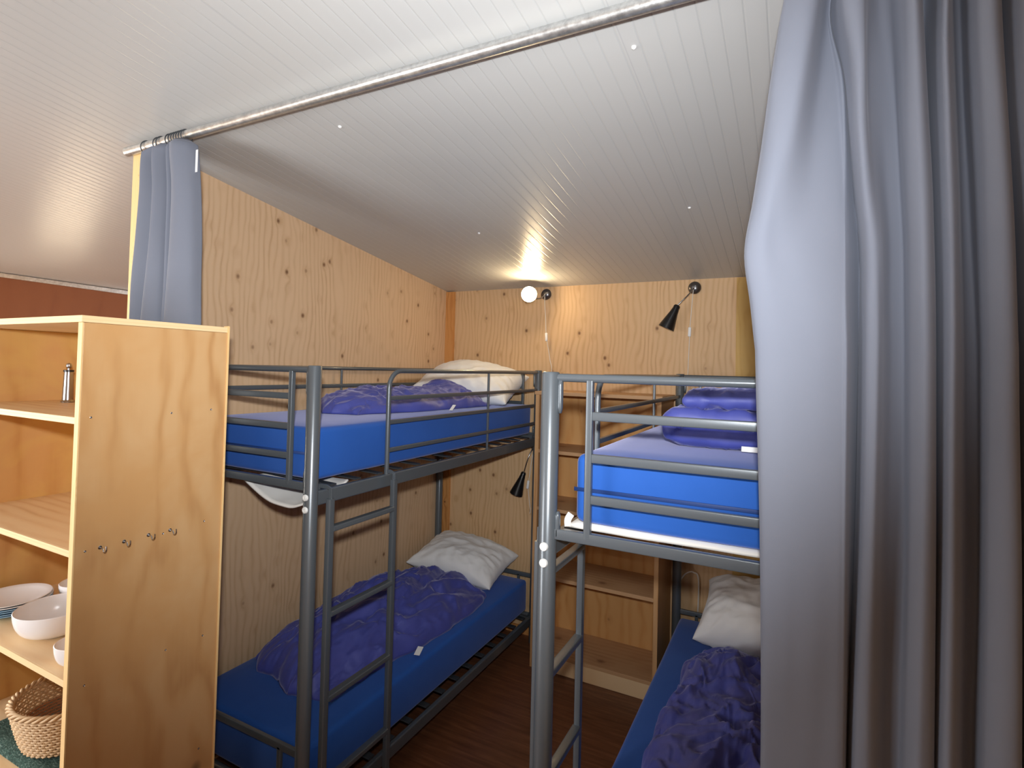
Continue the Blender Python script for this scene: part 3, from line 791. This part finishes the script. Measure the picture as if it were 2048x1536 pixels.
# ------------------------------------------------------------------ curtain rod and curtains
PY_, PZ_ = -2.305, 2.774
rod = tube('curtain_rod', [(-.082, PY_, PZ_), (XR-.01, PY_, PZ_)], .0185, M_galv, None, 28)
tag(rod, 'long galvanised steel pipe curtain rod running under the sloped ceiling', 'curtain rod')
def drape(name, rows, depth_rows, zs, m, nz=90, sub=8, thick=.0025, noise_amp=.003, seed=0):
    """rows: per z-level list of x; depth_rows: per z-level list of y offsets"""
    def cr(a, b, c, d, t): return .5*((2*b)+(c-a)*t+(2*a-5*b+4*c-d)*t*t+(-a+3*b-3*c+d)*t**3)
    def samp(arr, t):
        n = len(arr); i = min(n-2, int(t)); f = t-i
        a = arr[max(0, i-1)]; b = arr[i]; c = arr[i+1]; d = arr[min(n-1, i+2)]
        return cr(a, b, c, d, f)
    nc = len(rows[0]); bm = bmesh.new(); V = []
    for k in range(nz+1):
        z = zs[0]+(zs[-1]-zs[0])*k/nz
        # locate in zs
        i = 0
        while i < len(zs)-2 and z < zs[i+1]: i += 1
        f = (zs[i]-z)/(zs[i]-zs[i+1])
        col = []
        xs_ = [samp([r[c] for r in rows], i+f) for c in range(nc)]
        ys_ = [samp([r[c] for r in depth_rows], i+f) for c in range(nc)]
        for q in range((nc-1)*sub+1):
            t = q/sub
            w = noise_amp*noise.noise(Vector((t*.8, z*2.2, seed)))
            col.append(bm.verts.new((samp(xs_, t), -2.33+samp(ys_, t)+w, z)))
        V.append(col)
    for a, b in zip(V, V[1:]):
        for q in range(len(a)-1): bm.faces.new((a[q], a[q+1], b[q+1], b[q]))
    o = mesh_obj(name, bm, m, None, True)
    so = o.modifiers.new('thickness', 'SOLIDIFY'); so.thickness = thick; so.offset = 0
    return o
def pxx(u, v): return px(u, v, 'y', -2.33).x
lv = [0, 130, 250, 380, 490, 600, 700, 1100, 1536]
cols = [ # px x at each level, then depth (cm) at each level
 ([1560, 1540, 1524, 1505, 1489, 1500, 1510, 1519, 1521], [2, 2, 2, 2, 1, 2, 2, 2, 2]),
 ([1568, 1550, 1535, 1514, 1496, 1508, 1518, 1527, 1529], [0, -1, -1, -1, -1, -.5, -.5, 0, 0]),
 ([1600, 1585, 1562, 1540, 1525, 1540, 1555, 1565, 1565], [-2, -3, -3, -3, -2.2, -1.5, -1.5, -1, -1]),
 ([1632, 1612, 1590, 1565, 1560, 1585, 1600, 1605, 1600], [-1.5, -2.5, -2.8, -2.4, -1.2, -1.5, -1.7, -1.5, -1.5]),
 ([1648, 1640, 1628, 1620, 1610, 1630, 1645, 1650, 1640], [3.5, 2.8, 1.6, .4, -.8, -1.6, -1.9, -1.8, -1.8]),
 ([1658, 1672, 1678, 1680, 1680, 1680, 1682, 1680, 1676], [5.0, 4.4, 3.4, 1.8, .4, -1.2, -1.8, -1.8, -1.8]),
 ([1662, 1686, 1692, 1693, 1694, 1694, 1695, 1692, 1688], [5, 4, 3.2, 2.2, 1.0, -.4, -1.2, -1.2, -1.0]),
 ([1666, 1692, 1702, 1712, 1722, 1722, 1721, 1712, 1696], [6, 5.8, 5.5, 5.5, 5.5, 5, 5, 4.5, 4]),
 ([1669, 1694, 1704, 1716, 1726, 1726, 1724, 1716, 1700], [4, 3, 3, 3, 3.5, 2, 2, 1.5, 1]),
 ([1690, 1706, 1712, 1722, 1732, 1734, 1733, 1726, 1710], [-2, -2.5, -2.5, -1.5, -.5, -1.0, -1.0, -1, -1.2]),
 ([1722, 1726, 1728, 1736, 1746, 1750, 1750, 1742, 1730], [-3, -3, -2.6, -2, -1.8, -2.0, -2.0, -1.8, -1.8]),
 ([1738, 1736, 1740, 1752, 1762, 1764, 1764, 1758, 1750], [.5, 1.0, .5, 0, -.5, -.5, -.5, -.5, -.8]),
 ([1760, 1766, 1772, 1778, 1784, 1784, 1786, 1780, 1770], [3, 3.2, 3, 2.8, 2.6, 2.4, 2.4, 2.0, 1.5]),
 ([1784, 1792, 1800, 1806, 1812, 1813, 1814, 1812, 1798], [2.5, 3.2, 3.6, 3.6, 3.6, 3.4, 3.2, 2.6, 1.8]),
 ([1800, 1804, 1806, 1814, 1820, 1821, 1822, 1822, 1812], [0, 0, .2, 0, 0, 0, 0, -.2, -.4]),
 ([1822, 1826, 1830, 1836, 1840, 1842, 1844, 1844, 1834], [-3, -3, -3, -3, -3, -3, -2.8, -2.6, -2.4]),
 ([1840, 1846, 1852, 1860, 1864, 1867, 1868, 1868, 1864], [-1, -1, -1, -1, -1, -1, -1, -1, -1]),
 ([1850, 1858, 1866, 1872, 1876, 1878, 1878, 1876, 1868], [4, 4.4, 4.6, 4.8, 4.8, 4.8, 4.8, 4.6, 4.2]),
 ([1868, 1866, 1868, 1873, 1877, 1879, 1880, 1878, 1870], [3, 2, 1.5, 1.2, 1, 1, 1, 1, 1]),
 ([1886, 1884, 1888, 1892, 1896, 1898, 1899, 1896, 1888], [-2.6, -2.6, -2.6, -2.4, -2.2, -2.2, -2.2, -2, -2]),
 ([1900, 1902, 1906, 1912, 1914, 1916, 1918, 1918, 1912], [-.5, -.5, -.5, -.5, -.5, -.5, -.5, -.5, -.8]),
 ([1912, 1918, 1924, 1930, 1934, 1938, 1940, 1940, 1930], [3, 3.4, 3.6, 3.6, 3.6, 3.4, 3.2, 2.8, 2]),
 ([1930, 1936, 1942, 1950, 1956, 1962, 1966, 1966, 1952], [3.5, 4, 4.4, 4.4, 4.4, 4.2, 4, 3.4, 2.6]),
 ([1938, 1942, 1948, 1958, 1964, 1968, 1972, 1974, 1966], [0, .2, .4, .2, 0, 0, 0, -.2, -.6]),
 ([1966, 1972, 1980, 1988, 1992, 1996, 2000, 2004, 2000], [-3, -3, -3, -3, -3, -3, -3, -2.8, -2.6]),
 ([1990, 1998, 2006, 2014, 2020, 2024, 2028, 2034, 2034], [-2, -2, -2, -2, -2, -2, -2, -2, -2]),
 ([1998, 2006, 2010, 2022, 2030, 2034, 2037, 2046, 2050], [4, 4, 4, 4, 4, 4, 4, 4, 4]),
 ([2004, 2010, 2012, 2024, 2034, 2038, 2041, 2052, 2058], [1, 1, 1, 1, 1, 1, 1, 1, 1]),
 ([2040, 2044, 2050, 2058, 2064, 2070, 2074, 2080, 2084], [-2.4]*9),
 ([2075, 2080, 2085, 2090, 2096, 2100, 2104, 2110, 2114], [3]*9),
 ([2110, 2114, 2120, 2126, 2130, 2134, 2140, 2144, 2150], [-2.5]*9),
 ([2150, 2154, 2160, 2166, 2170, 2174, 2180, 2184, 2190], [3]*9),
 ([2195, 2200, 2204, 2210, 2214, 2220, 2224, 2230, 2236], [-2.5]*9),
 ([2240, 2244, 2250, 2256, 2260, 2264, 2270, 2274, 2280], [2]*9),
]
zs = [px(1700, v, 'y', -2.33).z for v in lv]
rows = [[pxx(c[0][i], lv[i]) for c in cols] for i in range(len(lv))]
drow = [[c[1][i]*.0092 for c in cols] for i in range(len(lv))]
# heading (gathered under the rod) and the lower hem
top = [2.62+(x-2.62)*.93 for x in rows[0]]
rows = [top]+rows+[rows[-1][:]]; drow = [[d*.45+.004 for d in drow[0]]]+drow+[drow[-1][:]]
zs = [PZ_-.028]+zs+[.03]
rc = drape('curtain', rows, drow, zs, M_curt, 150, 8)
tag(rc, 'large grey drawn curtain hanging in deep folds on the right', 'curtain', 'grey curtains on the pipe rod')
def ring_on(parent, x, tilt=0):
    bm = bmesh.new(); n = 28; pts = [(x+.006*math.sin(2*PI*i/n)*tilt, PY_+.0235*math.cos(2*PI*i/n), PZ_-.0042+.0242*math.sin(2*PI*i/n)) for i in range(n+1)]
    add_sweep(bm, pts, circ(.0024, 8), False)
    return mesh_obj('curtain_ring', bm, M_steel2, parent, True)
for k in range(12): ring_on(rc, top[0]+.03+k*.055, 1)
# small gathered curtain at the partition
lv2 = [300, 380, 480, 560, 640]
c2 = [
 ([292, 284, 274, 268, 262], [1.0]*5),
 ([300, 296, 288, 280, 276], [-1.6]*5),
 ([312, 312, 306, 298, 290], [1.8]*5),
 ([322, 322, 316, 308, 300], [-1.8]*5),
 ([330, 330, 326, 322, 316], [-.6]*5),
 ([336, 337, 332, 328, 322], [1.8]*5),
 ([342, 343, 340, 338, 334], [-1.0]*5),
 ([348, 350, 348, 347, 345], [.8, 1.6, 2.4, 2.4, 2.2]),
 ([355, 358, 357, 354, 350], [-1.6, -1.4, -1.6, -1.8, -2]),
 ([368, 372, 372, 368, 366], [-2.2]*5),
 ([378, 384, 386, 385, 384], [-.6]*5),
 ([382, 388, 390, 389, 389], [1.4]*5),
]
zs2 = [px(330, v, 'y', -2.33).z for v in lv2]
r2_ = [[pxx(c[0][i], lv2[i]) for c in c2] for i in range(5)]
d2_ = [[c[1][i]*.019 for c in c2] for i in range(5)]
last = [x + (x-.25)*.05 for x in r2_[-1]]
lc = drape('curtain', [[.27+(x-.27)*.75 for x in r2_[0]]]+r2_+[last], [[d*.4 for d in d2_[0]]]+d2_+[d2_[-1]], [PZ_-.030]+zs2+[.12], M_curt, 110, 7, seed=5)
tag(lc, 'narrow grey curtain bunched up at the partition end above the wooden cabinet', 'curtain', 'grey curtains on the pipe rod')
for u in (294, 318, 324, 342, 348, 353, 358, 363, 368, 373): ring_on(lc, px(u, 285, 'y', PY_).x, 1.2 if u < 330 else .4)
bm = bmesh.new(); p = px(388, 340, 'y', -2.33)
add_box(bm, (p.x-.006, -2.322, 2.61), (p.x+.006, -2.3205, 2.695)); o = mesh_obj('care_label', bm, M_tag, lc); o['label'] = 'white label on the curtain edge'

# ------------------------------------------------------------------ wall lamps
def lamp(name, base, neck, tipdir, label, lit=False, cord=None, sw=None, sh_len=.155, r0=.020, r1=.050, group='black cone reading lamps on the back wall', vertical=None):
    root = empty(name, (0, 0, 0), label, 'wall lamp', group)
    b = Vector(base)
    lathe('wall_base', [(0, .0), (.038, 0), (.040, .006), (.034, .018), (.020, .026), (.010, .029), (0, .030)], M_dnick, root, 32, aim(b, (0, -1, 0)))
    pts = smooth_path([b+Vector((0, -.024, 0))]+[Vector(q) for q in neck], 8)
    tube('gooseneck', pts, .0042, M_chrome, root, 10)
    e = Vector(neck[-1]); d = Vector(tipdir).normalized()
    t = .0016
    prof = [(0, -.002), (r0*.72, -.002), (r0*.8, .0), (r0, .006), (r0, .024), (r0*1.12, .030), (r0*1.25, .048), (r1*.97, sh_len-.01), (r1, sh_len), (r1-t, sh_len), (r1*.97-t, sh_len-.012), (r0*1.25-t, .050), (0, .048)]
    s = lathe('lamp_shade', prof, M_black, root, 36, aim(e, d))
    # pale inside of the shade
    bm = bmesh.new(); add_lathe(bm, [(r1-t*1.6, sh_len-.002), (r1*.97-t*1.7, sh_len-.012), (r0*1.25-t*1.4, .052)], 36, aim(e, d))
    sl = mesh_obj('shade_lining', bm, M_white_in, s, True)
    rb = .027 if not lit else .045
    off = sh_len-.040 if not lit else sh_len-.018
    M_ = aim(e, d)
    bp = [(0, .055), (.011, .055), (.012, .070)] + [(rb*math.sin(a), off-rb*math.cos(a)) for a in [PI*k/14 for k in range(4, 15)]]
    bp[-1] = (0, bp[-1][1])
    lathe('bulb', bp, M_bulb if lit else M_white_in, s, 28, M_)
    if cord:
        cp = smooth_path(cord, 8); c = tube('cord', cp, .0022, M_cord, root, 8)
        if sw:
            w = Vector(sw[0]); dd = Vector(sw[1]).normalized()
            bm = bmesh.new(); add_sweep(bm, [w-dd*.030, w-dd*.026, w+dd*.026, w+dd*.030], rrect(.018, .012, .004, 4), scale=[.6, 1, 1, .6])
            mesh_obj('cord_switch', bm, M_tag, c, True)
    return root, e, d
M_dnick = simple('dark_nickel', (.16, .155, .16), .28, .9)
# right lamp, off
lamp('wall_lamp', (1.875, -.003, 2.437), [(1.862, -.075, 2.40), (1.835, -.11, 2.36), (1.792, -.12, 2.315)], (-.42, -.04, -.91),
     'black cone wall lamp switched off, right of the lit lamp', False,
     [(1.874, -.034, 2.437), (1.870, -.045, 2.38), (1.862, -.05, 2.25), (1.857, -.05, 2.17), (1.853, -.045, 2.05), (1.848, -.04, 1.90), (1.842, -.04, 1.6), (1.850, -.035, 1.2), (1.83, -.03, .8), (1.82, -.03, .45), (1.82, -.03, .02)],
     ((1.856, -.05, 2.155), (-.04, 0, -1)))
# lit lamp, pointing at the room
le = Vector((.83, -.10, 2.405))
ld = (Vector((2.2, -3.5, 2.42))-le).normalized()
tgt = px(1058, 588, 'y', -.235)
e0 = tgt - ld*.137
_, le, ldir = lamp('wall_lamp', (.853, -.003, 2.437), [(.83, -.05, 2.405), (e0.x+.02, -.10, e0.z-.012), tuple(e0)], ld,
     'lit wall lamp with glowing bulb facing the room, above the upper bunk', True,
     [(.853, -.034, 2.437), (.860, -.045, 2.36), (.872, -.05, 2.25), (.880, -.05, 2.13), (.905, -.04, 1.98), (.925, -.035, 1.8), (.93, -.03, 1.0), (.93, -.03, .1)],
     ((.8805, -.05, 2.128), (.06, 0, -1)), sh_len=.125, r0=.020, r1=.056)
# lower lamp under the left upper bunk
lamp('wall_lamp', (.80, -.003, 1.345), [(.795, -.05, 1.335), (.775, -.08, 1.27), (.745, -.085, 1.165)], (-.33, -.06, -1),
     'black cone wall lamp under the upper bunk, above the lower white pillow', False,
     [(.80, -.034, 1.345), (.79, -.045, 1.27), (.775, -.05, 1.15), (.765, -.05, 1.06), (.775, -.045, .96), (.782, -.04, .90), (.779, -.04, .87)],
     ((.764, -.05, 1.075), (-.12, 0, -1)), sh_len=.165, r0=.018, r1=.048)
# lower lamp of the right bunk shows only its cord
cb = tube('power_cable', smooth_path([(1.80, -.02, 1.5), (1.808, -.025, 1.0), (1.80, -.03, .75), (1.806, -.05, .60), (1.83, -.07, .62), (1.86, -.06, .66), (1.90, -.03, .665), (1.93, -.02, .60), (1.92, -.02, .2)], 8), .004, M_cord, None, 8)
tag(cb, 'white power cable looping beside the back post of the bunk by the big curtain', 'cable')

# ceiling screw caps
for (u, v, l) in ((680, 253, 'white screw cap in the ceiling nearest the bunched curtain'), (1268, 94, 'white screw cap in the ceiling just under the pipe rod'), (1379, 415, 'white screw cap in the ceiling above the unlit wall lamp'), (958, 466, 'white screw cap in the ceiling left of the bulb reflection')):
    d = fw + r2*((u-1024)/1089.617) - u2*((v-712.917)/1089.617); C0 = Vector((2.429, -3.583, CZ)); nn = Vector((0, .137, 1))
    P = C0+d*((2.492-nn.dot(C0))/nn.dot(d))
    o = lathe('screw_cap', [(0, .006), (.004, .0055), (.0065, .003), (.007, -.001), (0, -.001)], M_tag, None, 16)
    o.matrix_world = aim(P, -nn.normalized()); tag(o, l, 'screw cap', 'ceiling screw caps')

# ------------------------------------------------------------------ lights
def area(name, loc, target, sx, sy, energy, col):
    l = bpy.data.lights.new(name, 'AREA'); l.shape = 'RECTANGLE'; l.size = sx; l.size_y = sy; l.energy = energy; l.color = col
    o = bpy.data.objects.new(name, l); COL.objects.link(o); o.location = loc
    o.rotation_euler = (Vector(target)-Vector(loc)).to_track_quat('-Z', 'Y').to_euler(); return o
area('daylight_window', ((WX0+WX1)/2, YF-.10, (WZ0+WZ1)/2), ((WX0+WX1)/2, 0, (WZ0+WZ1)/2), WX1-WX0, WZ1-WZ0, 66, (.97, .985, 1))
area('daylight_side_window', (XL-.10, (SY0+SY1)/2, (SZ0+SZ1)/2), (0, (SY0+SY1)/2, (SZ0+SZ1)/2), SY1-SY0, SZ1-SZ0, 150, (1, .93, .82))
wn = -nv.normalized()
wc = d0.lerp(d1, .585)
# window in the far wall: lit panes (daylight) in a frame
def far_window():
    root = bmesh.new()
    ax = (d1-d0).normalized()
    Mw = Matrix(((ax.x, wn.x, 0, wc.x), (ax.y, wn.y, 0, wc.y), (0, 0, 1, 1.72), (0, 0, 0, 1)))
    for a, b in (((-.25, .001, -.40), (-.20, .03, .40)), ((.20, .001, -.40), (.25, .03, .40)), ((-.20, .001, .35), (.20, .03, .40)), ((-.20, .001, -.40), (.20, .03, -.35)), ((-.20, .001, .08), (.20, .03, .12))):
        add_box(root, a, b, .003)
    bmesh.ops.transform(root, matrix=Mw, verts=root.verts)
    o = struct(mesh_obj('window_2', root, M_white_frame))
    bm = bmesh.new(); add_box(bm, (-.20, .002, -.35), (.20, .006, .35)); bmesh.ops.transform(bm, matrix=Mw, verts=bm.verts)
    p = mesh_obj('pane', bm, simple('bright_pane', (.9, .85, .7), .3, emis=((1, .80, .55), 5)), o)
far_window()
# the lit bulb
pl_ = bpy.data.lights.new('bulb_light', 'POINT'); pl_.energy = 5; pl_.color = (1, .74, .42); pl_.shadow_soft_size = .03
o = bpy.data.objects.new('bulb_light', pl_); COL.objects.link(o); o.location = Vector(e0)+ld*.158
# the photographer's flash, just above the lens
# swivelled up so that it bounces off the ceiling
FP = Vector((2.429, -3.583, CZ)) + u2*.14 - fw*.04
fl = bpy.data.lights.new('camera_flash', 'SPOT'); fl.energy = 50; fl.color = (.96, .985, 1); fl.shadow_soft_size = .03; fl.spot_size = math.radians(115); fl.spot_blend = 1
o = bpy.data.objects.new('camera_flash', fl); COL.objects.link(o); o.location = FP
o.rotation_euler = Vector((-.80, -.85, 1)).to_track_quat('-Z', 'Y').to_euler()

f2 = bpy.data.lights.new('flash_direct', 'SPOT'); f2.energy = 205; f2.color = (.96, .985, 1); f2.shadow_soft_size = .03; f2.spot_size = math.radians(104); f2.spot_blend = 1
o = bpy.data.objects.new('flash_direct', f2); COL.objects.link(o); o.location = FP
o.rotation_euler = (fw + u2*.12 - r2*.12).to_track_quat('-Z', 'Y').to_euler()

w = bpy.data.worlds.new('world'); S.world = w; w.use_nodes = True
w.node_tree.nodes['Background'].inputs[0].default_value = (.75, .8, .9, 1); w.node_tree.nodes['Background'].inputs[1].default_value = .3
S.view_settings.view_transform = 'Standard'; S.view_settings.look = 'None'
S.view_settings.exposure = .22; S.view_settings.gamma = 1; S.view_settings.use_curve_mapping = False
